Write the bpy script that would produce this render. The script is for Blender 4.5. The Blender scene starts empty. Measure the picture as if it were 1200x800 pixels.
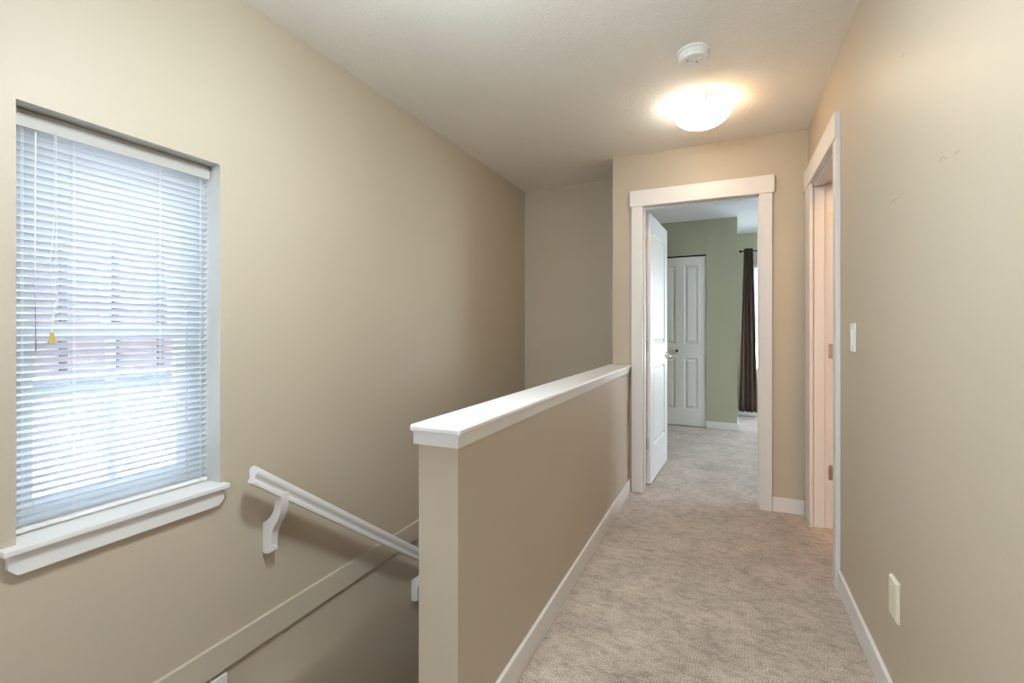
import bpy, bmesh, math
from mathutils import Vector, Matrix
R = math.radians
scene = bpy.context.scene
COL = scene.collection
H = 2.44            # hall ceiling
XL, XR = -1.695, 0.466
YF, YFB = 3.475, 3.60
YS = 3.99
BY1_ = 7.15

# ------------------------------------------------------------------ materials
def new_mat(name):
    m = bpy.data.materials.new(name); m.use_nodes = True
    nt = m.node_tree
    return m, nt, nt.nodes['Principled BSDF']

def paint(name, col, rough=0.5, bump=0.0, scale=200.0, spec=0.4, var=0.03, metal=0.0, detail=2.0, dist=0.001):
    m, nt, b = new_mat(name)
    b.inputs['Roughness'].default_value = rough
    b.inputs['Specular IOR Level'].default_value = spec
    b.inputs['Metallic'].default_value = metal
    tc = nt.nodes.new('ShaderNodeTexCoord')
    n = nt.nodes.new('ShaderNodeTexNoise'); n.inputs['Scale'].default_value = 3.0; n.inputs['Detail'].default_value = 4
    nt.links.new(tc.outputs['Object'], n.inputs['Vector'])
    r = nt.nodes.new('ShaderNodeMapRange')
    r.inputs['To Min'].default_value = 1 - var; r.inputs['To Max'].default_value = 1 + var
    nt.links.new(n.outputs['Fac'], r.inputs['Value'])
    mx = nt.nodes.new('ShaderNodeVectorMath'); mx.operation = 'SCALE'
    mx.inputs[0].default_value = col
    nt.links.new(r.outputs['Result'], mx.inputs['Scale'])
    nt.links.new(mx.outputs['Vector'], b.inputs['Base Color'])
    if bump > 0:
        n2 = nt.nodes.new('ShaderNodeTexNoise'); n2.inputs['Scale'].default_value = scale; n2.inputs['Detail'].default_value = detail
        nt.links.new(tc.outputs['Object'], n2.inputs['Vector'])
        bp = nt.nodes.new('ShaderNodeBump'); bp.inputs['Strength'].default_value = bump; bp.inputs['Distance'].default_value = dist
        nt.links.new(n2.outputs['Fac'], bp.inputs['Height'])
        nt.links.new(bp.outputs['Normal'], b.inputs['Normal'])
    return m

M_WALL = paint('beige_wall_paint', (.50, .428, .33), .48, .25, 160, .32, .02)
M_WARM = paint('cream_wall_paint', (.62, .50, .34), .6, .2, 160, .3, .02)
M_GREEN = paint('sage_wall_paint', (.43, .425, .31), .6, .25, 160, .3, .02)
M_CEIL = paint('textured_ceiling_paint', (.86, .83, .77), .9, .8, 110, .1, .02, detail=5, dist=.004)
M_CEILB = paint('bedroom_ceiling_paint', (.72, .74, .74), .9, .6, 110, .1, .02, detail=5, dist=.004)
M_TRIM = paint('white_trim_paint', (.74, .72, .70), .36, .05, 60, .45, .01)
M_DOOR = paint('white_door_paint', (.78, .78, .76), .35, .08, 90, .45, .01)
M_REVEAL = paint('window_reveal_paint', (.56, .56, .52), .55, .2, 160, .3, .02)
M_VALANCE = paint('almond_valance', (.44, .42, .38), .45, 0, 1, .3, .01)
M_VINYL = paint('white_vinyl', (.68, .71, .74), .4, 0, 1, .4, .01)
M_CREAM = paint('cream_plastic', (.74, .68, .54), .35, 0, 1, .4, .01)
M_WHITEPL = paint('white_plastic', (.82, .81, .78), .35, 0, 1, .4, .01)
M_NICKEL = paint('brushed_nickel', (.62, .59, .55), .32, 0, 1, .5, .02, metal=1)
M_CHROME = paint('polished_chrome', (.75, .75, .75), .12, 0, 1, .5, .01, metal=1)
M_DARKM = paint('dark_bronze', (.05, .04, .035), .4, 0, 1, .5, .02, metal=.6)
M_CURT = paint('brown_curtain_fabric', (.115, .078, .062), .85, .4, 600, .2, .08)
M_CORD = paint('white_cord', (.78, .78, .78), .7, 0, 1, .2, .01)
M_YEL = paint('yellow_card_tag', (.55, .42, .12), .6, 0, 1, .3, .02)
M_DARK = paint('dark_void', (.03, .03, .028), .9, 0, 1, .1, .02)
M_SCREW = paint('painted_screw', (.70, .68, .64), .4, 0, 1, .4, .01)
M_GREY = paint('grey_marking', (.25, .25, .25), .6, 0, 1, .3, .01)
M_EXTW = paint('exterior_white_siding', (.86, .86, .88), .8, 0, 1, .2, .02)
M_EXTB = paint('exterior_pale_band', (.13, .16, .19), .8, 0, 1, .2, .02)
M_GROUND = paint('pale_concrete_ground', (.6, .6, .6), .9, .2, 30, .2, .1)
M_EXTG = paint('exterior_grey_metal', (.45, .48, .5), .6, 0, 1, .3, .02)
M_BATT = paint('exterior_brown_batten', (.045, .028, .03), .8, 0, 1, .2, .05)

# red brick
def brick():
    m, nt, b = new_mat('red_brick'); b.inputs['Roughness'].default_value = .9
    tc = nt.nodes.new('ShaderNodeTexCoord'); mp = nt.nodes.new('ShaderNodeMapping')
    mp.inputs['Rotation'].default_value = (0, R(90), R(90))
    t = nt.nodes.new('ShaderNodeTexBrick')
    t.inputs['Color1'].default_value = (.17, .105, .11, 1); t.inputs['Color2'].default_value = (.14, .088, .095, 1)
    t.inputs['Mortar'].default_value = (.15, .12, .125, 1); t.inputs['Scale'].default_value = 4.5
    nt.links.new(tc.outputs['Object'], mp.inputs['Vector']); nt.links.new(mp.outputs['Vector'], t.inputs['Vector'])
    nt.links.new(t.outputs['Color'], b.inputs['Base Color'])
    return m
M_BRICK = brick()

# carpet: looped rows with worn, brushed patches
def carpet():
    m, nt, b = new_mat('looped_carpet'); L = nt.links.new; N = nt.nodes.new
    b.inputs['Roughness'].default_value = .95; b.inputs['Specular IOR Level'].default_value = .1
    b.inputs['Sheen Weight'].default_value = .25; b.inputs['Sheen Roughness'].default_value = .5
    tc = N('ShaderNodeTexCoord')
    wob = N('ShaderNodeTexNoise'); wob.inputs['Scale'].default_value = 5; wob.inputs['Detail'].default_value = 3
    L(tc.outputs['Object'], wob.inputs['Vector'])
    wm = N('ShaderNodeVectorMath'); wm.operation = 'MULTIPLY_ADD'
    wm.inputs[1].default_value = (.06, .06, 0); L(wob.outputs['Color'], wm.inputs[0]); L(tc.outputs['Object'], wm.inputs[2])
    w = []
    for ax, sc in (('X', 33.0), ('Y', 24.0)):
        t = N('ShaderNodeTexWave'); t.bands_direction = ax; t.inputs['Scale'].default_value = sc
        t.inputs['Distortion'].default_value = 2.2; t.inputs['Detail'].default_value = 1; t.inputs['Detail Scale'].default_value = 3
        L(wm.outputs['Vector'], t.inputs['Vector']); w.append(t)
    mul = N('ShaderNodeMath'); mul.operation = 'MULTIPLY'; L(w[0].outputs['Fac'], mul.inputs[0]); L(w[1].outputs['Fac'], mul.inputs[1])
    fine = N('ShaderNodeTexNoise'); fine.inputs['Scale'].default_value = 160; fine.inputs['Detail'].default_value = 3
    L(tc.outputs['Object'], fine.inputs['Vector'])
    # streaky brushed nap, stretched across the hall
    mp = N('ShaderNodeMapping'); mp.inputs['Scale'].default_value = (7, 13, 1); mp.inputs['Rotation'].default_value = (0, 0, R(18))
    L(tc.outputs['Object'], mp.inputs['Vector'])
    st = N('ShaderNodeTexNoise'); st.inputs['Scale'].default_value = 2.4; st.inputs['Detail'].default_value = 12; st.inputs['Roughness'].default_value = .78
    st.inputs['Distortion'].default_value = .6
    L(mp.outputs['Vector'], st.inputs['Vector'])
    big = N('ShaderNodeTexNoise'); big.inputs['Scale'].default_value = 4.5; big.inputs['Detail'].default_value = 6
    L(tc.outputs['Object'], big.inputs['Vector'])
    cr = N('ShaderNodeValToRGB'); cr.color_ramp.elements[0].position = .30; cr.color_ramp.elements[1].position = .54
    cr.color_ramp.elements[0].color = (.27, .205, .155, 1); cr.color_ramp.elements[1].color = (.60, .495, .41, 1)
    L(st.outputs['Fac'], cr.inputs['Fac'])
    cr2 = N('ShaderNodeMapRange'); cr2.inputs['From Min'].default_value = .3; cr2.inputs['From Max'].default_value = .7
    cr2.inputs['To Min'].default_value = .80; cr2.inputs['To Max'].default_value = 1.12; L(big.outputs['Fac'], cr2.inputs['Value'])
    lp = N('ShaderNodeMapRange'); lp.inputs['To Min'].default_value = .82; lp.inputs['To Max'].default_value = 1.18; L(mul.outputs[0], lp.inputs['Value'])  # darkening between the loops put into the colour
    fm = N('ShaderNodeMapRange'); fm.inputs['From Min'].default_value = .3; fm.inputs['From Max'].default_value = .7
    fm.inputs['To Min'].default_value = .72; fm.inputs['To Max'].default_value = 1.24; L(fine.outputs['Fac'], fm.inputs['Value'])
    a = N('ShaderNodeMath'); a.operation = 'MULTIPLY'; L(cr2.outputs[0], a.inputs[0]); L(lp.outputs[0], a.inputs[1])
    a2 = N('ShaderNodeMath'); a2.operation = 'MULTIPLY'; L(a.outputs[0], a2.inputs[0]); L(fm.outputs[0], a2.inputs[1])
    sc = N('ShaderNodeVectorMath'); sc.operation = 'SCALE'; L(cr.outputs['Color'], sc.inputs[0]); L(a2.outputs[0], sc.inputs['Scale'])
    L(sc.outputs['Vector'], b.inputs['Base Color'])
    s1 = N('ShaderNodeMath'); s1.operation = 'MULTIPLY_ADD'; s1.inputs[1].default_value = .6
    L(fine.outputs['Fac'], s1.inputs[0]); L(mul.outputs[0], s1.inputs[2])
    s2 = N('ShaderNodeMath'); s2.operation = 'MULTIPLY_ADD'; s2.inputs[1].default_value = 1.2
    L(st.outputs['Fac'], s2.inputs[0]); L(s1.outputs[0], s2.inputs[2])
    bp = N('ShaderNodeBump'); bp.inputs['Strength'].default_value = .7; bp.inputs['Distance'].default_value = .004
    L(s2.outputs[0], bp.inputs['Height']); L(bp.outputs['Normal'], b.inputs['Normal'])
    return m
M_CARPET = carpet()

def slat_mat():
    m, nt, b = new_mat('white_blind_slat')
    b.inputs['Base Color'].default_value = (.76, .78, .80, 1); b.inputs['Roughness'].default_value = .45
    tr = nt.nodes.new('ShaderNodeBsdfTranslucent'); tr.inputs['Color'].default_value = (.88, .90, .94, 1)
    n = nt.nodes.new('ShaderNodeTexNoise'); n.inputs['Scale'].default_value = 4
    r = nt.nodes.new('ShaderNodeMapRange'); r.inputs['To Min'].default_value = .19; r.inputs['To Max'].default_value = .22
    mx = nt.nodes.new('ShaderNodeMixShader'); out = nt.nodes['Material Output']
    nt.links.new(n.outputs['Fac'], r.inputs['Value']); nt.links.new(r.outputs[0], mx.inputs['Fac'])
    nt.links.new(b.outputs[0], mx.inputs[1]); nt.links.new(tr.outputs[0], mx.inputs[2])
    nt.links.new(mx.outputs[0], out.inputs['Surface'])
    return m
M_SLAT = slat_mat()

def glass_mat():
    m = bpy.data.materials.new('window_glass'); m.use_nodes = True; nt = m.node_tree
    nt.nodes.remove(nt.nodes['Principled BSDF']); out = nt.nodes['Material Output']
    t = nt.nodes.new('ShaderNodeBsdfTransparent'); t.inputs['Color'].default_value = (.84, .86, .88, 1)
    g = nt.nodes.new('ShaderNodeBsdfGlossy'); g.inputs['Roughness'].default_value = .02
    lw = nt.nodes.new('ShaderNodeLayerWeight'); pw = nt.nodes.new('ShaderNodeMath'); pw.operation = 'POWER'; pw.inputs[1].default_value = 4
    f = nt.nodes.new('ShaderNodeMath'); f.operation = 'MULTIPLY_ADD'; f.inputs[1].default_value = .6; f.inputs[2].default_value = .03
    nt.links.new(lw.outputs['Facing'], pw.inputs[0]); nt.links.new(pw.outputs[0], f.inputs[0])
    mx = nt.nodes.new('ShaderNodeMixShader')
    nt.links.new(f.outputs[0], mx.inputs['Fac']); nt.links.new(t.outputs[0], mx.inputs[1]); nt.links.new(g.outputs[0], mx.inputs[2])
    nt.links.new(mx.outputs[0], out.inputs['Surface'])
    return m
M_GLASS = glass_mat()

def lamp_mat(name, ca, cb, strength):
    # one bulb whiter, the other warmer: the glass glows from one tint to the other
    m, nt, b = new_mat(name)
    b.inputs['Base Color'].default_value = (.9, .88, .84, 1); b.inputs['Roughness'].default_value = .25
    tc = nt.nodes.new('ShaderNodeTexCoord'); sx = nt.nodes.new('ShaderNodeSeparateXYZ')
    r = nt.nodes.new('ShaderNodeMapRange'); r.inputs['From Min'].default_value = -.12; r.inputs['From Max'].default_value = .12
    mx = nt.nodes.new('ShaderNodeMix'); mx.data_type = 'RGBA'
    mx.inputs['A'].default_value = (*ca, 1); mx.inputs['B'].default_value = (*cb, 1)
    nt.links.new(tc.outputs['Object'], sx.inputs[0]); nt.links.new(sx.outputs['X'], r.inputs['Value'])
    nt.links.new(r.outputs[0], mx.inputs['Factor']); nt.links.new(mx.outputs['Result'], b.inputs['Emission Color'])
    b.inputs['Emission Strength'].default_value = strength
    return m
M_LAMP = lamp_mat('frosted_lamp_glass', (1, .92, .80), (1, .67, .38), 15.5)
M_LAMP2 = lamp_mat('frosted_lamp_glass_neutral', (.80, .93, 1), (.80, .93, 1), 103)
M_LAMPW = lamp_mat('frosted_lamp_glass_warm', (1, .60, .27), (1, .60, .27), 68)

# ------------------------------------------------------------------ mesh helpers
def link(name, me, mat, parent=None, loc=None, smooth=False):
    o = bpy.data.objects.new(name, me); COL.objects.link(o)
    if mat: me.materials.append(mat)
    if parent: o.parent = parent
    if loc: o.location = loc
    if smooth:
        for p in me.polygons: p.use_smooth = True
    return o

def finish(bm, name, mat, parent=None, loc=None, smooth=False, kind=None, bevel=0, seg=2, angle=30):
    bmesh.ops.recalc_face_normals(bm, faces=bm.faces)
    me = bpy.data.meshes.new(name); bm.to_mesh(me); bm.free()
    o = link(name, me, mat, parent, loc, smooth)
    if kind: o['kind'] = kind
    if bevel:
        md = o.modifiers.new('bevel', 'BEVEL'); md.width = bevel; md.segments = seg; md.limit_method = 'ANGLE'; md.angle_limit = R(angle)
    return o

def add_box(bm, x0, x1, y0, y1, z0, z1, mtx=None):
    vs = [bm.verts.new((x, y, z)) for x in (x0, x1) for y in (y0, y1) for z in (z0, z1)]
    for f in ((0, 1, 3, 2), (4, 6, 7, 5), (0, 4, 5, 1), (2, 3, 7, 6), (0, 2, 6, 4), (1, 5, 7, 3)):
        bm.faces.new([vs[i] for i in f])
    if mtx: bmesh.ops.transform(bm, matrix=mtx, verts=vs)
    return vs

def add_prism(bm, pts, axis, a0, a1):
    """extrude polygon pts (2D in the other two axes, in order) between a0 and a1 along axis"""
    def P(p, a):
        return {'x': (a, p[0], p[1]), 'y': (p[0], a, p[1]), 'z': (p[0], p[1], a)}[axis]
    A = [bm.verts.new(P(p, a0)) for p in pts]; B = [bm.verts.new(P(p, a1)) for p in pts]
    n = len(pts)
    bm.faces.new(A); bm.faces.new(B[::-1])
    for i in range(n): bm.faces.new((A[i], B[i], B[(i+1) % n], A[(i+1) % n]))
    return A + B

def add_lathe(bm, prof, n=32, mtx=None, a0=0, a1=2*math.pi):
    rings = []; allv = []
    for r, z in prof:
        if r < 1e-6: v = bm.verts.new((0, 0, z)); rings.append([v]); allv.append(v)
        else:
            ring = [bm.verts.new((r*math.cos(2*math.pi*i/n), r*math.sin(2*math.pi*i/n), z)) for i in range(n)]
            rings.append(ring); allv += ring
    for a, b in zip(rings, rings[1:]):
        for i in range(n):
            j = (i+1) % n
            if len(a) == 1 and len(b) == 1: continue
            if len(a) == 1: bm.faces.new((a[0], b[i], b[j]))
            elif len(b) == 1: bm.faces.new((a[i], a[j], b[0]))
            else: bm.faces.new((a[i], a[j], b[j], b[i]))
    if mtx: bmesh.ops.transform(bm, matrix=mtx, verts=allv)
    return allv

def add_tube(bm, pts, r, n=8):
    pts = [Vector(p) for p in pts]; rings = []
    for i, p in enumerate(pts):
        d = (pts[min(i+1, len(pts)-1)] - pts[max(i-1, 0)]).normalized()
        u = d.cross(Vector((0, 0, 1)))
        if u.length < 1e-3: u = d.cross(Vector((1, 0, 0)))
        u.normalize(); v = d.cross(u)
        rr = r[i] if isinstance(r, (list, tuple)) else r
        rings.append([bm.verts.new(p + rr*(math.cos(2*math.pi*k/n)*u + math.sin(2*math.pi*k/n)*v)) for k in range(n)])
    for a, b in zip(rings, rings[1:]):
        for k in range(n): bm.faces.new((a[k], a[(k+1) % n], b[(k+1) % n], b[k]))
    bm.faces.new(rings[0][::-1]); bm.faces.new(rings[-1])

def box(name, x0, x1, y0, y1, z0, z1, mat, parent=None, kind=None, bevel=0, seg=2):
    bm = bmesh.new(); add_box(bm, x0, x1, y0, y1, z0, z1)
    return finish(bm, name, mat, parent, kind=kind, bevel=bevel, seg=seg)

def wall(name, axis, a0, a1, u0, u1, z0, z1, mat, holes=(), reveal_mat=None):
    """a wall with rectangular openings; axis is its thickness axis, u runs along it"""
    us = sorted({u0, u1, *[h[0] for h in holes], *[h[1] for h in holes]})
    zs = sorted({z0, z1, *[h[2] for h in holes], *[h[3] for h in holes]})
    us = [u for u in us if u0 <= u <= u1]; zs = [z for z in zs if z0 <= z <= z1]
    def solid(i, j):
        if i < 0 or j < 0 or i >= len(us)-1 or j >= len(zs)-1: return False
        uc = (us[i]+us[i+1])/2; zc = (zs[j]+zs[j+1])/2
        return not any(h[0] < uc < h[1] and h[2] < zc < h[3] for h in holes)
    bm = bmesh.new(); vc = {}
    def V(a, u, z):
        k = (a, u, z)
        if k not in vc: vc[k] = bm.verts.new((a, u, z) if axis == 'x' else (u, a, z))
        return vc[k]
    rv = []
    for i in range(len(us)-1):
        for j in range(len(zs)-1):
            if not solid(i, j): continue
            A, B, C, D = us[i], us[i+1], zs[j], zs[j+1]
            for a in (a0, a1): bm.faces.new((V(a, A, C), V(a, B, C), V(a, B, D), V(a, A, D)))
            for (di, dj, p, q) in ((-1, 0, (A, C), (A, D)), (1, 0, (B, C), (B, D)), (0, -1, (A, C), (B, C)), (0, 1, (A, D), (B, D))):
                if not solid(i+di, j+dj):
                    f = bm.faces.new((V(a0, *p), V(a1, *p), V(a1, *q), V(a0, *q)))
                    inside = 0 <= i+di < len(us)-1 and 0 <= j+dj < len(zs)-1
                    if inside and reveal_mat: rv.append(f)
    for f in rv: f.material_index = 1
    o = finish(bm, name, mat, kind='structure')
    if reveal_mat: o.data.materials.append(reveal_mat)
    return o

def tag(o, label, cat, group=None):
    o['label'] = label; o['category'] = cat
    if group: o['group'] = group
    return o

def empty(name, loc=(0, 0, 0), rotz=0, kind=None):
    o = bpy.data.objects.new(name, None); COL.objects.link(o)
    o.location = loc; o.rotation_euler = (0, 0, rotz); o.empty_display_size = .1
    if kind: o['kind'] = kind
    return o

# ------------------------------------------------------------------ room shell
WIN = (.581, 1.127, .598, 1.781)                       # stair window opening (y0,y1,z0,z1)
wall('wall_left', 'x', -1.90, XL, -2.0, BY1_, -2.6, 2.55, M_WALL, [WIN], M_REVEAL)
DR = (2.594, 3.322, -.02, 2.047)                          # opening in the right wall
wall('wall_right', 'x', XR, .581, -1.9, YF, -.02, 2.55, M_WALL, [DR])
DF = (-.573, .217, -.02, 2.075)                           # opening to the bedroom
XHL, XHR = -.768, -.647
wall('wall_front', 'y', YF, YFB, XHL, 2.9, -.02, 2.55, M_WALL, [DF])
wall('wall_stairwell_end', 'y', YS, YS+.1, XL, XHL, -2.6, 2.55, M_WALL)
wall('wall_stairwell_side', 'x', XHL, XHL+.1, YFB+.001, YS+.1, -2.6, 2.55, M_WALL)
wall('wall_half', 'x', XHL-.004, XHR, 1.072, YF-.0005, -.3, .864, M_WALL)
wall('wall_stairwell_lower', 'x', XHL-.004, XHR, -.1, YS-.001, -2.6, -.3005, M_WALL)
BW = (-.9, 0, .9, 1.9)                             # window behind the camera
wall('wall_back', 'y', -2.0, -1.9, XL, .581, -.4, 2.55, M_WALL, [BW])
# bedroom shell
BX0, BX1, BY1, BH = -1.695, 2.9, 7.15, 2.475
CY = 6.035
W2 = (.29, 1.55, .55, 2.06); W3 = (4.7, 6.5, .7, 2.1)
wall('wall_bedroom_far', 'y', BY1, BY1+.12, BX0-.2, BX1+.1, -.02, 2.6, M_GREEN, [W2])
wall('wall_bedroom_right', 'x', BX1, BX1+.12, YFB, BY1, -.02, 2.6, M_GREEN, [W3])
wall('wall_bedroom_left', 'x', BX0, BX0+.006, YS+.1, BY1, -.02, 2.6, M_GREEN)
wall('wall_bedroom_near', 'y', YFB, YFB+.006, XHL+.1, BX1, -.02, 2.6, M_GREEN, [DF])
CO = (-.812, -.226, -.02, 2.064)
wall('wall_closet', 'y', CY, CY+.10, BX0, .11, -.02, 2.6, M_GREEN, [CO])
wall('wall_closet_side', 'x', .01, .11, CY+.10, BY1, -.02, 2.6, M_GREEN)
# the lit room through the right-hand door
wall('wall_side_room_far', 'x', 2.8, 2.9, .7, YF, -.02, 2.55, M_WARM)
wall('wall_side_room_near', 'y', .6, .7, .581, 2.9, -.02, 2.55, M_WARM)
wall('wall_side_room_front', 'y', YF-.006, YF, .581, 2.8, -.02, 2.55, M_WARM)
wall('wall_side_room_hall', 'x', .581, .587, .7, YF-.006, -.02, 2.55, M_WARM, [DR])

def slabs(name, rects, mat, zb, zt):
    bm = bmesh.new()
    for (x0, x1, y0, y1) in rects: add_box(bm, x0, x1, y0, y1, zb, zt)
    return finish(bm, name, mat, kind='structure')
slabs('floor', [(XHL-.001, 2.9, -1.9, YFB)], M_CARPET, -.18, 0)
slabs('floor_bedroom', [(XHL+.1, BX1, YFB, YS+.1), (BX0, BX1, YS+.1, BY1)], M_CARPET, -.18, 0)
slabs('floor_landing', [(XL, XHL-.001, -1.9, 1.12)], M_CARPET, -.3, -.185)
slabs('ceiling', [(XL, 2.9, -1.9, YF), (XL, XHL, YF, YS)], M_CEIL, H, H+.1)
slabs('ceiling_bedroom', [(XHL+.1, BX1, YFB, YS+.1), (BX0, BX1, YS+.1, BY1)], M_CEILB, BH, BH+.1)

# staircase going down away from the landing
bm = bmesh.new()
for k in range(1, 11):
    y0 = 1.12 + .256*(k-1)
    add_box(bm, XL+.001, XHL-.006, y0, y0+.285 if k < 10 else YS-.001, -.185*(k+1)-.18, -.185*(k+1))
finish(bm, 'staircase', M_CARPET, kind='structure')
slabs('floor_stairwell', [(XL, XHL-.006, -.1, YS)], M_DARK, -2.75, -2.6)

# ------------------------------------------------------------------ trim
def prof_board(name, axis, a0, a1, u0, u1, z0, z1, parent=None, kind='structure', bevel=.003):
    if axis == 'x': return box(name, min(a0, a1), max(a0, a1), u0, u1, z0, z1, M_TRIM, parent, kind, bevel)
    return box(name, u0, u1, min(a0, a1), max(a0, a1), z0, z1, M_TRIM, parent, kind, bevel)
BB = .0935
prof_board('baseboard_right', 'x', XR-.0135, XR, -1.9, 2.5405, 0, BB)
prof_board('baseboard_half_wall', 'x', XHR, XHR+.0135, 1.072, YF-.021, 0, BB)
prof_board('baseboard_front', 'y', YF-.0135, YF, .2675, XR-.0195, 0, BB)
prof_board('baseboard_closet', 'y', CY-.014, CY, -.224, .124, 0, .084)
prof_board('baseboard_closet_side', 'x', .11, .124, CY+.0005, BY1, 0, .084)
prof_board('baseboard_bedroom_far', 'y', BY1-.014, BY1, .1245, BX1, 0, .084)
# floor-level band along the stairwell wall, and the landing's baseboard below it
box('trim_1', XL, XL+.016, -1.9, YS, -.075, .031, paint('band_paint_beige', (.52, .455, .36), .42, .1, 160, .4, .02), kind='structure', bevel=.0025)
bm = bmesh.new(); add_box(bm, XL, XL+.014, -1.9, 1.146, -.185, -.0925)
finish(bm, 'baseboard_landing', M_TRIM, kind='structure', bevel=.003)
# half wall cap: slab with rounded nose over a narrower moulding
cap = box('trim_2', -.788, -.628, 1.050, YF-.0005, .898, .9175, M_TRIM, kind='structure', bevel=.006, seg=4)
box('trim_moulding', -.782, -.639, 1.060, YF-.0005, .863, .898, M_TRIM, cap, bevel=.002)

# ------------------------------------------------------------------ door 1 (front, open into the bedroom): casing, jamb, leaf
def casing_set(name, boards, kind='structure'):
    root = None
    for nm, b in boards:
        o = box(nm if root else name, *b, M_TRIM, root, kind if not root else None, bevel=.002)
        if not root: root = o
    return root
# trim_3: header of the front door with its casings and jamb as children
casing_set('trim_3', [
    ('header', (-.640, .2795, YF-.026, YF, 2.058, 2.172)),
    ('casing', (-.628, -.549, YF-.020, YF, 0, 2.058)),
    ('casing', (.193, .267, YF-.020, YF, 0, 2.058)),
    ('jamb', (-.573, -.555, YF-.0003, YFB+.007, 0, 2.062)),
    ('jamb', (.199, .217, YF-.0003, YFB+.007, 0, 2.062)),
    ('jamb', (-.555, .199, YF-.0003, YFB+.007, 2.062, 2.075)),
    ('door_stop', (-.555, -.543, YF+.045, YF+.082, 0, 2.050)),
    ('door_stop', (.187, .199, YF+.045, YF+.082, 0, 2.050)),
    ('door_stop', (-.555, .199, YF+.045, YF+.082, 2.050, 2.062)),
    ('bedroom_casing', (-.640, -.563, YFB+.006, YFB+.024, 0, 2.062)),
    ('bedroom_casing', (.205, .282, YFB+.006, YFB+.024, 0, 2.062)),
    ('bedroom_casing', (-.640, .282, YFB+.006, YFB+.024, 2.062, 2.15)),
])

def panel_leaf(name, W, HH, T, panels, mat, parent=None, loc=(0, 0, 0), rotz=0, kind=None, rec=.013, bev=.026, lip=.010):
    """door leaf in local x 0..W, y 0..T, z 0..HH; panels = list of (x0,x1,z0,z1)"""
    xs = sorted({0, W, *[p[0] for p in panels], *[p[1] for p in panels]})
    zs = sorted({0, HH, *[p[2] for p in panels], *[p[3] for p in panels]})
    def hole(i, j):
        xc = (xs[i]+xs[i+1])/2; zc = (zs[j]+zs[j+1])/2
        return any(p[0] < xc < p[1] and p[2] < zc < p[3] for p in panels)
    bm = bmesh.new(); vc = {}
    def V(x, y, z):
        k = (round(x, 5), round(y, 5), round(z, 5))
        if k not in vc: vc[k] = bm.verts.new(k)
        return vc[k]
    for i in range(len(xs)-1):
        for j in range(len(zs)-1):
            if hole(i, j): continue
            for y in (0, T): bm.faces.new((V(xs[i], y, zs[j]), V(xs[i+1], y, zs[j]), V(xs[i+1], y, zs[j+1]), V(xs[i], y, zs[j+1])))
    for i in range(len(xs)-1):
        for z in (0, HH): bm.faces.new((V(xs[i], 0, z), V(xs[i+1], 0, z), V(xs[i+1], T, z), V(xs[i], T, z)))
    for j in range(len(zs)-1):
        for x in (0, W): bm.faces.new((V(x, 0, zs[j]), V(x, 0, zs[j+1]), V(x, T, zs[j+1]), V(x, T, zs[j])))
    for (x0, x1, z0, z1) in panels:
        # split the border so it matches the grid
        for s, yf in ((1, 0), (-1, T)):
            steps = [(0, 0), (lip, rec), (lip+.006, rec), (lip+.006+bev, .002)]
            prev = None
            for ins, dep in steps:
                y = yf + s*dep
                ring = [V(x0+ins, y, z0+ins), V(x1-ins, y, z0+ins), V(x1-ins, y, z1-ins), V(x0+ins, y, z1-ins)]
                if prev:
                    for k in range(4):
                        bm.faces.new((prev[k], prev[(k+1) % 4], ring[(k+1) % 4], ring[k]))
                prev = ring
            bm.faces.new(prev)
    o = finish(bm, name, mat, parent, kind=kind)
    o.location = loc; o.rotation_euler = (0, 0, rotz)
    return o

def hinge(parent, x, y, z, hh=.09, leafdir=(1, 0), mat=None, both=True):
    """butt hinge: a leaf plate with rounded outline and a knuckle"""
    bm = bmesh.new(); w = .032; t = .0022; r = .008; pts = []
    for cx, cz, a0 in ((w-r, hh/2-r, 0), (0, hh/2-r, None), (0, -hh/2+r, None), (w-r, -hh/2+r, 270)):
        if a0 is None: pts.append((0, hh/2 if cz > 0 else -hh/2))
        else:
            for k in range(5): a = R(a0 + k*22.5); pts.append((cx+r*math.cos(a), cz+r*math.sin(a)))
    A = [bm.verts.new((p[0], -t, p[1])) for p in pts]; B = [bm.verts.new((p[0], t, p[1])) for p in pts]
    bm.faces.new(A); bm.faces.new(B[::-1])
    for i in range(len(pts)): bm.faces.new((A[i], B[i], B[(i+1) % len(pts)], A[(i+1) % len(pts)]))
    for (sx, sz) in ((.012, .028), (.020, 0), (.012, -.028)):
        add_lathe(bm, [(0, .0012), (.003, .0012), (.0036, 0)], 8, Matrix.Translation((sx, -t, sz)) @ Matrix.Rotation(R(90), 4, 'X'))
    add_lathe(bm, [(0, -hh/2), (.006, -hh/2), (.006, hh/2), (.004, hh/2+.004), (0, hh/2+.004)], 12)
    o = finish(bm, 'hinge', mat or M_NICKEL, parent)
    o.location = (x, y, z); o.rotation_euler = (0, 0, math.atan2(leafdir[1], leafdir[0]))
    return o

# leaf pivot: local x along the leaf (towards +Y in the world), local y towards -X
LW, LT, LH = .745, .036, 2.035
ang = R(87.2)
d1 = panel_leaf('door_1', LW, LH, LT, [(.118, LW-.118, .26, .865), (.118, LW-.118, 1.045, 1.905)], M_DOOR,
                loc=(-.521, 3.648, .012), rotz=ang, kind='structure')
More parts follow.
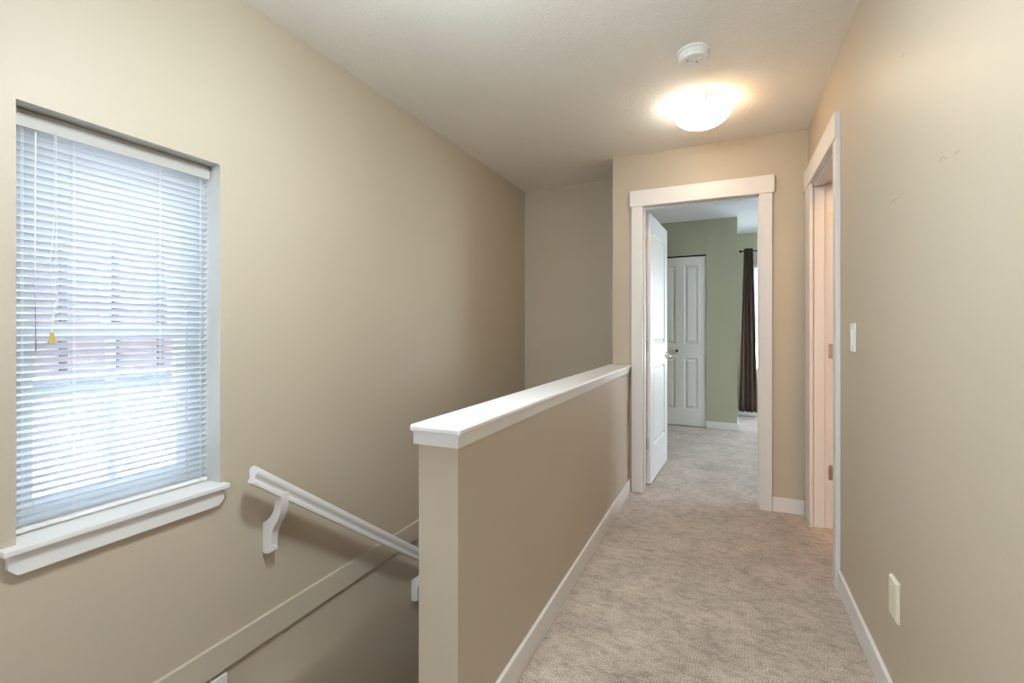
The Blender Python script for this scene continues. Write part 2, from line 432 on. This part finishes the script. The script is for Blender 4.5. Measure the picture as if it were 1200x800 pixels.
# handle on the corridor-side face (local y<0) and its twin behind
def lever(parent, x, z, side, T):
    bm = bmesh.new(); s = -1 if side < 0 else 1; y0 = 0 if side < 0 else T
    rot = Matrix.Translation((x, y0, z)) @ Matrix.Rotation(R(90 if s < 0 else -90), 4, 'X')
    add_lathe(bm, [(0, 0), (.031, 0), (.031, .005), (.026, .010), (.012, .012), (.011, .045), (0, .047)], 24, rot)
    add_tube(bm, [(x+.004, y0+s*.042, z), (x-.03, y0+s*.046, z+.001), (x-.07, y0+s*.050, z-.001), (x-.115, y0+s*.046, z-.004)],
             [.010, .0085, .007, .0065], 10)
    return finish(bm, 'handle', M_CHROME, parent, smooth=True)
lever(d1, LW-.062, .935, -1, LT); lever(d1, LW-.062, .935, 1, LT)
box('latch_plate', LW-.0005, LW+.001, .006, .030, .905, .965, M_NICKEL, d1)
for z, mt in ((1.83, M_CREAM), (1.045, None), (.31, None)):
    # leaf of the hinge lies on the edge of the door, knuckle in the gap
    hinge(d1, -.001, LT+.008, z-.012, .088, (0, -1), mt)

# ------------------------------------------------------------------ door 2: right wall opening
casing_set('trim_4', [
    ('header', (XR-.024, XR, 2.5405, YF-.0005, 2.042, 2.159)),
    ('casing', (XR-.0185, XR, 2.5415, 2.606, 0, 2.042)),
    ('casing', (XR-.0185, XR, 3.280, 3.455, 0, 2.042)),
    ('jamb', (XR-.0003, .588, 2.594, 2.612, 0, 2.034)),
    ('jamb', (XR-.0003, .588, 3.304, 3.322, 0, 2.034)),
    ('jamb', (XR-.0003, .588, 2.612, 3.304, 2.034, 2.047)),
    ('door_stop', (XR+.004, XR+.060, 3.292, 3.304, 0, 2.022)),
    ('door_stop', (XR+.004, XR+.060, 2.612, 2.624, 0, 2.022)),
    ('door_stop', (XR+.004, XR+.060, 2.624, 3.292, 2.022, 2.034)),
    ('side_room_casing', (.587, .605, 2.535, 2.600, 0, 2.04)),
    ('side_room_casing', (.587, .605, 2.535, 3.385, 2.04, 2.12)),
])
d2 = panel_leaf('door_2', .68, 2.015, .036, [(.11, .57, .26, .865), (.11, .57, 1.045, 1.885)], M_DOOR,
                loc=(.632, 3.262, .012), rotz=R(3), kind='structure')
for z, mt in ((1.81, M_CREAM), (1.035, None), (.32, None)):
    h = hinge(d2, -.0, .0, z, .088, (-1, 0), mt)
    h.parent = None; h.parent = d2
    h.matrix_parent_inverse = d2.matrix_world.inverted()
bpy.context.view_layer.update()
for h, z in zip([c for c in d2.children if c.name.startswith('hinge')], (1.822, 1.047, .332)):
    h.matrix_parent_inverse = Matrix.Identity(4)
    Mw = Matrix.Translation((.590, 3.3025, z)) @ Matrix.Rotation(R(180), 4, 'Z') @ Matrix.Diagonal((1.15, -1, 1, 1))
    Mw = Matrix.Translation((.578, 3.3015, z)) @ Matrix.Rotation(R(180), 4, 'Z')
    loc = (Matrix.Translation((.632, 3.262, .012)) @ Matrix.Rotation(R(3), 4, 'Z')).inverted() @ Mw
    h.matrix_local = loc
lever(d2, .618, .935, -1, .036); lever(d2, .618, .935, 1, .036)

# ------------------------------------------------------------------ door 3: four-panel closet door
cw = .574
d3 = panel_leaf('door_3', cw, 2.036, .034, [(.083, .236, .20, .815), (.338, .491, .20, .815), (.083, .236, .985, 1.93), (.338, .491, .985, 1.93)],
                M_DOOR, loc=(-.806, CY+.012, .010), kind='structure', rec=.013, bev=.026, lip=.010)
bm = bmesh.new()
add_lathe(bm, [(0, 0), (.010, 0), (.008, .012), (.0155, .020), (.017, .028), (.011, .034), (0, .036)], 16,
          Matrix.Translation((.256, 0, .902)) @ Matrix.Rotation(R(90), 4, 'X'))
finish(bm, 'knob', M_DARKM, d3, smooth=True)
box('closet_track', -.812+.806, -.226+.806, .01, .05, 2.040, 2.054, M_DARK, d3)
box('wall_closet_back', BX0, .01, CY+.6, CY+.62, 0, 2.5, M_GREEN, kind='structure')

# ------------------------------------------------------------------ window 1 (stair window)
y0, y1, z0, z1 = WIN
def window_unit(name, axis, face, out, u0, u1, z0, z1, st, meet, munt=True):
    """vinyl hung window; face=inner face coordinate, out=outer; built as frame, two sashes, panes"""
    def B(bm, a0, a1, ua, ub, za, zb):
        if axis == 'x': add_box(bm, min(a0, a1), max(a0, a1), ua, ub, za, zb)
        else: add_box(bm, ua, ub, min(a0, a1), max(a0, a1), za, zb)
    def ring(bm, a0, a1, ua, ub, za, zb, wl, wr, wt, wb):
        B(bm, a0, a1, ua, ua+wl, za, zb); B(bm, a0, a1, ub-wr, ub, za, zb)
        B(bm, a0, a1, ua+wl, ub-wr, za, za+wb); B(bm, a0, a1, ua+wl, ub-wr, zb-wt, zb)
    wl, wr, wt, wb = st
    bm = bmesh.new(); ring(bm, face, out, u0, u1, z0, z1, wl, wr, wt, wb)
    root = finish(bm, name, M_VINYL, kind='structure', bevel=.002)
    ua, ub, za, zb = u0+wl, u1-wr, z0+wb, z1-wt
    mid = (face+out)/2; s = 1 if out > face else -1
    for nm, a0, a1, zc, zd in (('lower_sash', face+s*.008, mid-s*.002, za, meet+.02), ('upper_sash', mid+s*.002, out-s*.008, meet-.02, zb)):
        bm = bmesh.new(); ring(bm, a0, a1, ua, ub, zc, zd, .034, .034, .034, .040)
        if munt: B(bm, a0+s*.004, a1-s*.004, (ua+ub)/2-.011, (ua+ub)/2+.011, zc+.040, zd-.034)
        sash = finish(bm, nm, M_VINYL, root, bevel=.002)
        bm = bmesh.new(); am = (a0+a1)/2
        B(bm, am-.002, am+.002, ua+.030, ub-.030, zc+.036, zd-.030)
        finish(bm, 'glass_pane', M_GLASS, sash)
    return root
w1 = window_unit('window_1', 'x', -1.805, -1.875, y0, y1, z0, z1, (.042, .050, .04, .055), 1.17)
# stool with horns and an apron with clipped ends
sill = box('window_sill', -1.806, -1.660, y0+.0005, y1-.0005, .5962, .6125, M_TRIM, w1)
bm = bmesh.new(); add_box(bm, -1.6945, -1.658, .546, 1.141, .5955, .6128)
finish(bm, 'sill_nosing', M_TRIM, w1, bevel=.003)
bm = bmesh.new(); add_prism(bm, [(.560, .5955), (.560, .556), (.578, .536), (1.112, .536), (1.130, .556), (1.130, .5955)], 'x', XL, -1.675)
finish(bm, 'window_apron', M_TRIM, w1, bevel=.002)

window_unit('window_2', 'y', BY1+.04, BY1+.11, W2[0], W2[1], W2[2], W2[3], (.04, .04, .04, .05), 1.3)
box('window_sill', W2[0]-.03, W2[1]+.03, BY1-.025, BY1+.04, W2[2]-.022, W2[2], M_TRIM, bpy.data.objects['window_2'], bevel=.002)
window_unit('window_3', 'x', BX1+.04, BX1+.11, W3[0], W3[1], W3[2], W3[3], (.04, .04, .04, .05), 1.42)
window_unit('window_4', 'y', -1.93, -1.99, BW[0], BW[1], BW[2], BW[3], (.04, .04, .04, .05), 1.4)

# ------------------------------------------------------------------ blinds
def blind(name, P, along, u0, u1, ztop, zbot, tilt, pitch, wslat, label, ladders, head=(.050, .040), cat='window blind', n_drop=None):
    """P(u, d, z) maps: u along the window, d = distance into the room from the blind centre"""
    root = empty(name, P((u0+u1)/2, 0, zbot)); root['label'] = label; root['category'] = cat
    inv = Matrix.Translation(root.location).inverted()
    def B(bm, ua, ub, da, db, za, zb):
        a = P(ua, da, za); b = P(ub, db, zb)
        add_box(bm, min(a[0], b[0]), max(a[0], b[0]), min(a[1], b[1]), max(a[1], b[1]), min(a[2], b[2]), max(a[2], b[2]))
    def fin(bm, nm, mt, **k):
        bmesh.ops.transform(bm, matrix=inv, verts=bm.verts); return finish(bm, nm, mt, root, **k)
    bm = bmesh.new(); B(bm, u0+.002, u1-.002, -.018, .014, ztop-.038, ztop-.002)
    fin(bm, 'headrail', M_WHITEPL, bevel=.002)
    bm = bmesh.new(); B(bm, u0, u1, .016, .022, ztop-head[0], ztop-.003); B(bm, u0, u1, .022, .0235, ztop-.022, ztop-.017)
    fin(bm, 'valance', M_VALANCE, bevel=.0015)
    bm = bmesh.new(); z = ztop-head[0]-.006; c, s = math.cos(tilt), math.sin(tilt)
    zs = []
    while z > zbot+.019:
        zs.append(z)
        up, dn = [], []
        for k in range(5):
            q = (k/4-.5)*wslat; cam = .0018*(1-(2*k/4-1)**2)
            for lst, t in ((up, .0003), (dn, -.0003)):
                n = cam+t
                lst.append((q*c - n*s, q*s + n*c))
        ring = up + dn[::-1]
        A = [bm.verts.new(P(u0+.001, d, z+dz)) for d, dz in ring]; Bv = [bm.verts.new(P(u1-.001, d, z+dz)) for d, dz in ring]
        bm.faces.new(A); bm.faces.new(Bv[::-1]); m = len(ring)
        for i in range(m): bm.faces.new((A[i], Bv[i], Bv[(i+1) % m], A[(i+1) % m]))
        z -= pitch
    fin(bm, 'slats', M_SLAT)
    bm = bmesh.new(); B(bm, u0+.003, u1-.003, -.012, .012, zbot, zbot+.011)
    fin(bm, 'bottom_rail', M_WHITEPL, bevel=.003)
    for u in ladders:
        bm = bmesh.new()
        for d in (-.0125, .0125): add_tube(bm, [P(u, d, ztop-.04), P(u, d, zbot+.008)], .0006, 5)
        add_tube(bm, [P(u+.004, .0128, ztop-.04), P(u+.004, .0128, zbot+.008)], .0005, 5)
        for zz in zs: add_tube(bm, [P(u, -.0125, zz-.0125*s), P(u, .0125, zz+.0125*s-.0006)], .0004, 4)
        B(bm, u-.006, u+.006, .010, .0135, zbot+.001, zbot+.009)
        fin(bm, 'ladder_cord', M_CORD)
    return root, fin
PX = lambda u, d, z: (-1.768+d, u, z)
bl, fin = blind('window_blind', PX, 'y', y0+.004, y1-.004, z1-.001, .618, R(38), .0205, .025,
           'white slatted blind half open in the stair window beside the handrail', (.612, .725, .957, 1.092))
bm = bmesh.new(); add_tube(bm, [(-1.740, .636, 1.722), (-1.738, .634, 1.4), (-1.739, .636, 1.115)], .0016, 6)
fin(bm, 'tilt_wand', M_CORD, smooth=True)
bm = bmesh.new()
add_tube(bm, [(-1.741, .676, 1.728), (-1.738, .676, 1.50), (-1.736, .666, 1.38), (-1.736, .670, 1.30), (-1.735, .681, 1.266), (-1.735, .671, 1.235), (-1.735, .668, 1.165)], .0008, 5)
add_tube(bm, [(-1.741, .680, 1.728), (-1.738, .680, 1.50), (-1.736, .678, 1.38), (-1.736, .676, 1.30), (-1.735, .683, 1.264), (-1.735, .675, 1.235), (-1.735, .669, 1.165)], .0008, 5)
bmesh.ops.create_icosphere(bm, subdivisions=1, radius=.0035, matrix=Matrix.Translation((-1.735, .682, 1.265)))
fin(bm, 'pull_cord', M_CORD)
bm = bmesh.new(); add_prism(bm, [(.6655, 1.168), (.6725, 1.168), (.679, 1.137), (.660, 1.135)], 'x', -1.737, -1.732)
t = fin(bm, 'cord_tag', M_YEL, bevel=.001); t['label'] = 'yellow tag at the end of the pull cord'

PY = lambda u, d, z: (u, BY1+.018-d, z)
blind('window_blind', PY, 'x', W2[0]+.005, W2[1]-.005, W2[3]-.002, .98, R(38), .0211, .025,
      'white slatted blind in the bedroom window behind the brown curtain', (.50, .95, 1.40))

# ------------------------------------------------------------------ curtain and rod
def curtain(x0t, x1t, x0b, x1b, zt, zb, y, folds, label):
    bm = bmesh.new(); nu, nv = folds*14, 24; T = .0018
    grid = []
    for j in range(nv+1):
        v = j/nv; z = zb + (zt-zb)*v; row = []
        pinch = .5 + .5*math.sin(math.pi*min(1, (1-v)*1.0))
        for i in range(nu+1):
            u = i/nu
            bell = 1 - v
            xa = x0b + (x0t-x0b)*v**1.3; xb = x1b + (x1t-x1b)*v**1.3
            ph = u*folds*2*math.pi + .5*math.sin(3*bell+u*4)
            amp = .030 - .006*bell
            row.append((xa + (xb-xa)*u + .006*math.sin(2*ph), y + amp*math.sin(ph) + .006*math.sin(ph*.5+bell*3), z + .006*math.sin(ph)*(1 if j == 0 else 0)))
        grid.append(row)
    F = [[bm.verts.new(p) for p in r] for r in grid]
    for j in range(nv):
        for i in range(nu): bm.faces.new((F[j][i], F[j][i+1], F[j+1][i+1], F[j+1][i]))
    o = finish(bm, 'curtain', M_CURT, smooth=True)
    sm = o.modifiers.new('solidify', 'SOLIDIFY'); sm.thickness = .002
    tag(o, label, 'curtain')
    return o
curtain(.210, .315, .150, .372, 2.250, .072, BY1-.132, 4, 'floor-length dark brown curtain hanging at the bedroom window')
rod = empty('curtain_rod', (.80, BY1-.085, 2.222)); tag(rod, 'dark metal curtain rod above the bedroom window', 'curtain rod')
bm = bmesh.new(); add_tube(bm, [(-.60, 0, 0), (1.0, 0, 0)], .0075, 12); finish(bm, 'rod', M_DARKM, rod, smooth=True)
for s, xx in ((-1, -.60), (1, 1.0)):
    bm = bmesh.new(); add_lathe(bm, [(0, 0), (.009, 0), (.009, .008), (.006, .012), (.015, .022), (.018, .034), (.012, .046), (0, .052)], 16,
                                Matrix.Translation((xx, 0, 0)) @ Matrix.Rotation(R(90*s), 4, 'Y'))
    finish(bm, 'finial', M_DARKM, rod, smooth=True)
for xx in (-.575, .98):
    bm = bmesh.new(); add_tube(bm, [(xx, 0, -.003), (xx, .05, -.003), (xx, .083, -.003)], .005, 8); add_box(bm, xx-.012, xx+.012, .080, .085, -.035, .025)
    finish(bm, 'bracket', M_DARKM, rod)

# ------------------------------------------------------------------ handrail
hr = empty('handrail', (XL, 1.3, .40)); tag(hr, 'white wooden handrail sloping down the stairwell wall on curved brackets', 'handrail')
slope = -.7215; xc = -1.6055
prof = []   # mushroom profile, x across, z up (plumb section)
for k in range(11):
    a = R(-25 + k*23); prof.append((.0225*math.cos(a), .0375 + .0165*math.sin(a)))
prof += [(-.0150, .024), (-.0120, .017), (-.0185, .009), (-.0185, 0), (.0185, 0), (.0185, .009), (.0120, .017), (.0150, .024)]
bm = bmesh.new(); ya, yb = 1.190, 3.62
ztop = lambda y: .604 + (y-1.19)*slope
A = [bm.verts.new((xc+p[0]-XL, ya-1.3+.30*(p[1]-.025)*1.0, ztop(ya)-.40+p[1]*1.18)) for p in prof]
B_ = [bm.verts.new((xc+p[0]-XL, yb-1.3, ztop(yb)-.40+p[1]*1.18)) for p in prof]
bm.faces.new(A); bm.faces.new(B_[::-1])
for i in range(len(prof)): bm.faces.new((A[i], B_[i], B_[(i+1) % len(prof)], A[(i+1) % len(prof)]))
finish(bm, 'rail', M_TRIM, hr, bevel=.0015)
Lp = [(-1.695, .283), (-1.695, .400), (-1.684, .406), (-1.671, .415), (-1.651, .432), (-1.637, .453), (-1.629, .475), (-1.6235, .502), (-1.622, .531)]
Rp = [(-1.586, .531), (-1.588, .500), (-1.592, .472), (-1.600, .445), (-1.612, .420), (-1.630, .396), (-1.643, .372), (-1.650, .345), (-1.652, .315), (-1.651, .290), (-1.662, .281), (-1.678, .277), (-1.690, .278)]
for i, yy in enumerate((1.302, 2.279, 3.256)):
    dz = (yy-1.302)*slope
    bm = bmesh.new(); add_prism(bm, [(p[0]-XL, p[1]+dz-.40) for p in Lp+Rp], 'y', yy-1.3, yy-1.3+.035)
    br = finish(bm, 'bracket', M_TRIM, hr, bevel=.0015)
    for (sx, sz) in ((-1.651, .352), (-1.651, .306)):
        bm = bmesh.new(); add_lathe(bm, [(.0055, 0), (.0055, .002), (.003, .005), (0, .0055)], 12,
            Matrix.Translation((sx-XL, yy-1.3+.0175, sz+dz-.40)) @ Matrix.Rotation(R(90), 4, 'Y'))
        finish(bm, 'screw', M_SCREW, br, smooth=True)
    bm = bmesh.new(); add_lathe(bm, [(.005, 0), (.005, .002), (.003, .004), (0, .0045)], 12,
        Matrix.Translation((-1.609-XL, yy-1.3, .508+dz-.40)) @ Matrix.Rotation(R(90), 4, 'X'))
    finish(bm, 'screw', M_SCREW, br, smooth=True)

# ------------------------------------------------------------------ ceiling fixtures
def dome_lamp(loc, label, lampmat, rotz=0, drop=0):
    root = empty('ceiling_lamp', (loc[0], loc[1], H), rotz); tag(root, label, 'ceiling lamp')
    bm = bmesh.new(); add_lathe(bm, [(0, 0), (.085, 0), (.085, -.016), (.078, -.022), (0, -.022)], 32)
    finish(bm, 'canopy', M_WHITEPL, root, smooth=False)
    if drop:  # added rod lowers the glass so more light reaches the ceiling
        bm = bmesh.new(); add_lathe(bm, [(0, -.02), (.009, -.02), (.009, -.032-drop), (0, -.032-drop)], 16); finish(bm, 'added_stem', M_NICKEL, root, smooth=True)
    bm = bmesh.new()
    add_lathe(bm, [(0, -.016), (.120, -.016), (.150, -.024), (.150, -.027), (0, -.027)], 32, Matrix.Translation((0, 0, -drop)))
    finish(bm, 'pan', M_WHITEPL, root)
    bm = bmesh.new()
    pr = [(0, -.0285), (.150, -.0285), (.160, -.027)]
    for k in range(9):
        a = R(k*90/8); pr.append((.162*math.cos(a)**.92 if k < 8 else 0, -.032 - .098*math.sin(a)**1.15))
    add_lathe(bm, pr, 40, Matrix.Translation((0, 0, -drop))); finish(bm, 'glass_shade', lampmat, root, smooth=True)
    for k in range(3):
        a = R(160 + 120*k)
        mt = Matrix.Rotation(a, 4, 'Z') @ Matrix.Translation((.158, 0, -.034-drop))
        bm = bmesh.new(); add_box(bm, -.004, .007, -.006, .006, -.020, .008, mt); add_box(bm, -.02, .004, -.004, .004, .004, .008, mt)
        add_lathe(bm, [(0, 0), (.006, 0), (.006, .008), (0, .010)], 12, mt @ Matrix.Translation((.007, 0, -.006)) @ Matrix.Rotation(R(90), 4, 'Y'))
        finish(bm, 'clip', M_NICKEL, root)
    return root
dome_lamp((-.127, 2.847), 'lit round frosted glass ceiling lamp near the bedroom door', M_LAMP)
dome_lamp((-.60, .88), 'unseen lit round ceiling lamp near the stair landing, lowered on an added rod to brighten the ceiling', M_LAMP2, drop=.20)
dome_lamp((.98, 1.55), 'warm lit ceiling lamp in the room through the right-hand door', M_LAMPW)

sd = empty('smoke_detector', (-.136, 2.292, H)); tag(sd, 'round white smoke detector on the ceiling in front of the lamp', 'smoke detector')
bm = bmesh.new(); add_lathe(bm, [(0, 0), (.072, 0), (.072, -.007), (.069, -.010), (0, -.010)], 40); finish(bm, 'base', M_WHITEPL, sd)
bm = bmesh.new(); add_lathe(bm, [(0, -.010), (.0655, -.010), (.0665, -.018), (.0655, -.036), (.0625, -.043), (.058, -.046), (.054, -.0445), (.052, -.046), (0, -.046)], 48)
finish(bm, 'cover', M_WHITEPL, sd, bevel=.001)
for k in range(10):
    bm = bmesh.new(); add_box(bm, -.006, .006, -.0005, .001, -.032, -.029, Matrix.Rotation(R(36*k + 10), 4, 'Z') @ Matrix.Translation((0, -.0668, 0)))
    finish(bm, 'vent_slot', M_SCREW, sd)
for (a, r_) in ((R(215), .033), (R(20), .012)):
    bm = bmesh.new(); add_lathe(bm, [(0, 0), (.0045, 0), (.0045, -.002), (0, -.002)], 12, Matrix.Translation((r_*math.cos(a), r_*math.sin(a), -.0455)))
    finish(bm, 'sensor_hole', M_GREY, sd)
bm = bmesh.new(); add_box(bm, -.045, .045, -.0008, .0008, -.0468, -.0455, Matrix.Rotation(R(50), 4, 'Z')); finish(bm, 'groove', M_SCREW, sd)
bm = bmesh.new(); add_lathe(bm, [(0, 0), (.014, 0), (.012, -.003), (0, -.0035)], 20, Matrix.Translation((.026, -.012, -.0455))); finish(bm, 'test_button', M_WHITEPL, sd)

# ------------------------------------------------------------------ switch and blank plate on the right wall
sw = empty('light_switch', (XR, 2.296, 1.143)); tag(sw, 'white rocker light switch on the right wall by the doorway', 'light switch')
box('plate', -.0065, 0, -.0345, .0345, -.0570, .0570, M_WHITEPL, sw, bevel=.0025)
box('rocker', -.0100, -.0060, -.0165, .0165, -.0330, .0330, M_WHITEPL, sw, bevel=.002)
for z in (-.048, .048):
    bm = bmesh.new(); add_lathe(bm, [(.003, 0), (.003, .0008), (0, .001)], 10, Matrix.Translation((-.0065, 0, z)) @ Matrix.Rotation(R(-90), 4, 'Y'))
    finish(bm, 'screw', M_NICKEL, sw)
op = empty('wall_plate', (XR, 1.771, .364)); tag(op, 'cream blank wall plate low on the right wall above the baseboard', 'wall plate')
bm = bmesh.new()
a = [bm.verts.new((-.0005, y, z)) for y, z in ((-.037, -.060), (.037, -.060), (.037, .060), (-.037, .060))]
b = [bm.verts.new((-.006, y, z)) for y, z in ((-.037, -.060), (.037, -.060), (.037, .060), (-.037, .060))]
c = [bm.verts.new((-.0115, y, z)) for y, z in ((-.032, -.055), (.032, -.055), (.032, .055), (-.032, .055))]
bm.faces.new(a); bm.faces.new(c)
for p, q in ((a, b), (b, c)):
    for i in range(4): bm.faces.new((p[i], p[(i+1) % 4], q[(i+1) % 4], q[i]))
finish(bm, 'plate', M_CREAM, op, bevel=.001)
for z in (-.042, .042):
    bm = bmesh.new(); add_lathe(bm, [(.0035, 0), (.0035, .0008), (0, .0012)], 10, Matrix.Translation((-.0115, 0, z)) @ Matrix.Rotation(R(-90), 4, 'Y'))
    finish(bm, 'screw', M_WHITEPL, op)

# faint scuffs on the right wall
def wall_pt(px, py):
    c, s_ = math.cos(.4285), math.sin(.4285); q = (px-600)/551.08
    y = XR*(c + q*s_)/(q*c - s_); return (y, 1.1776 + (385.24-py)/551.08*(-XR*s_ + y*c))
wr = bpy.data.objects['wall_right']
M_SCUFF = paint('scuff', (.37, .315, .245), .7, 0, 1, .2, .05)
for line in (((1043, 239), (1050, 233), (1060, 225)), ((1101, 190), (1105, 183), (1108, 186)), ((1117, 182), (1124, 176)), ((1058, 68), (1060, 60))):
    bm = bmesh.new(); add_tube(bm, [(XR+.0002, *wall_pt(*p)) for p in line], .0008, 6); finish(bm, 'scuff_mark', M_SCUFF, wr)

# ------------------------------------------------------------------ outside
nb = empty('neighbour_building', (-5.2, .9, -3)); tag(nb, 'brick and white neighbouring building outside the stair window', 'building')
def ext(nm, x0, x1, ya, yb, za, zb, mat): return box(nm, x0+5.2, x1+5.2, ya-.9, yb-.9, za+3, zb+3, mat, nb)
ext('brick_wall', -5.4, -5.05, -9, 12, .80, 2.9, M_BRICK)
ext('ledge', -5.4, -4.95, -9, 12, .76, .80, M_EXTW)
ext('band', -5.4, -5.0, -9, 12, .62, .76, M_EXTB)
ext('lower_wall', -5.4, -5.025, -9, 12, -3, .62, M_EXTW)
ext('roof', -5.6, -4.8, -9, 12, 2.9, 3.05, M_EXTW)
bm = bmesh.new()
for k in range(-22, 24): add_box(bm, .15, .185, k*.37-.02, k*.37+.02, 3.80, 5.9)
finish(bm, 'battens', M_BATT, nb)
ub = box('utility_box', -5.018, -4.9, 2.05, 2.3, -.75, -.30, M_EXTG, bevel=.01); tag(ub, 'small grey utility box on the white wall outside', 'utility box')
ub.location = (0, 0, 0)
box('ground', -30, 30, -30, 40, -3.2, -3.0, M_GROUND, kind='structure')

# ------------------------------------------------------------------ light from the sky
w = bpy.data.worlds.new('sky'); scene.world = w; w.use_nodes = True
nt = w.node_tree; bg = nt.nodes['Background']
tc = nt.nodes.new('ShaderNodeTexCoord'); sx = nt.nodes.new('ShaderNodeSeparateXYZ'); cr = nt.nodes.new('ShaderNodeValToRGB')
cr.color_ramp.elements[0].position = .0; cr.color_ramp.elements[0].color = (.92, .96, 1, 1)
cr.color_ramp.elements[1].position = .6; cr.color_ramp.elements[1].color = (.72, .85, 1, 1)
nt.links.new(tc.outputs['Generated'], sx.inputs[0]); nt.links.new(sx.outputs['Z'], cr.inputs['Fac']); nt.links.new(cr.outputs['Color'], bg.inputs['Color'])
bg.inputs['Strength'].default_value = 20

# ------------------------------------------------------------------ camera and view
cd = bpy.data.cameras.new('camera'); cam = bpy.data.objects.new('camera', cd); COL.objects.link(cam)
cam.location = (0, 0, 1.1776); cam.rotation_euler = (R(90), 0, .4285)
cd.sensor_width = 36; cd.lens = 551.08/1200*36; cd.shift_y = -14.76/1200; cd.clip_start = .02
scene.camera = cam
vs = scene.view_settings
vs.view_transform = 'Standard'; vs.look = 'None'; vs.gamma = 1; vs.exposure = .34; vs.use_curve_mapping = False
scene.cycles.use_denoising = True
scene.cycles.max_bounces = 12; scene.cycles.diffuse_bounces = 8; scene.cycles.transparent_max_bounces = 12
scene.cycles.sample_clamp_indirect = 6
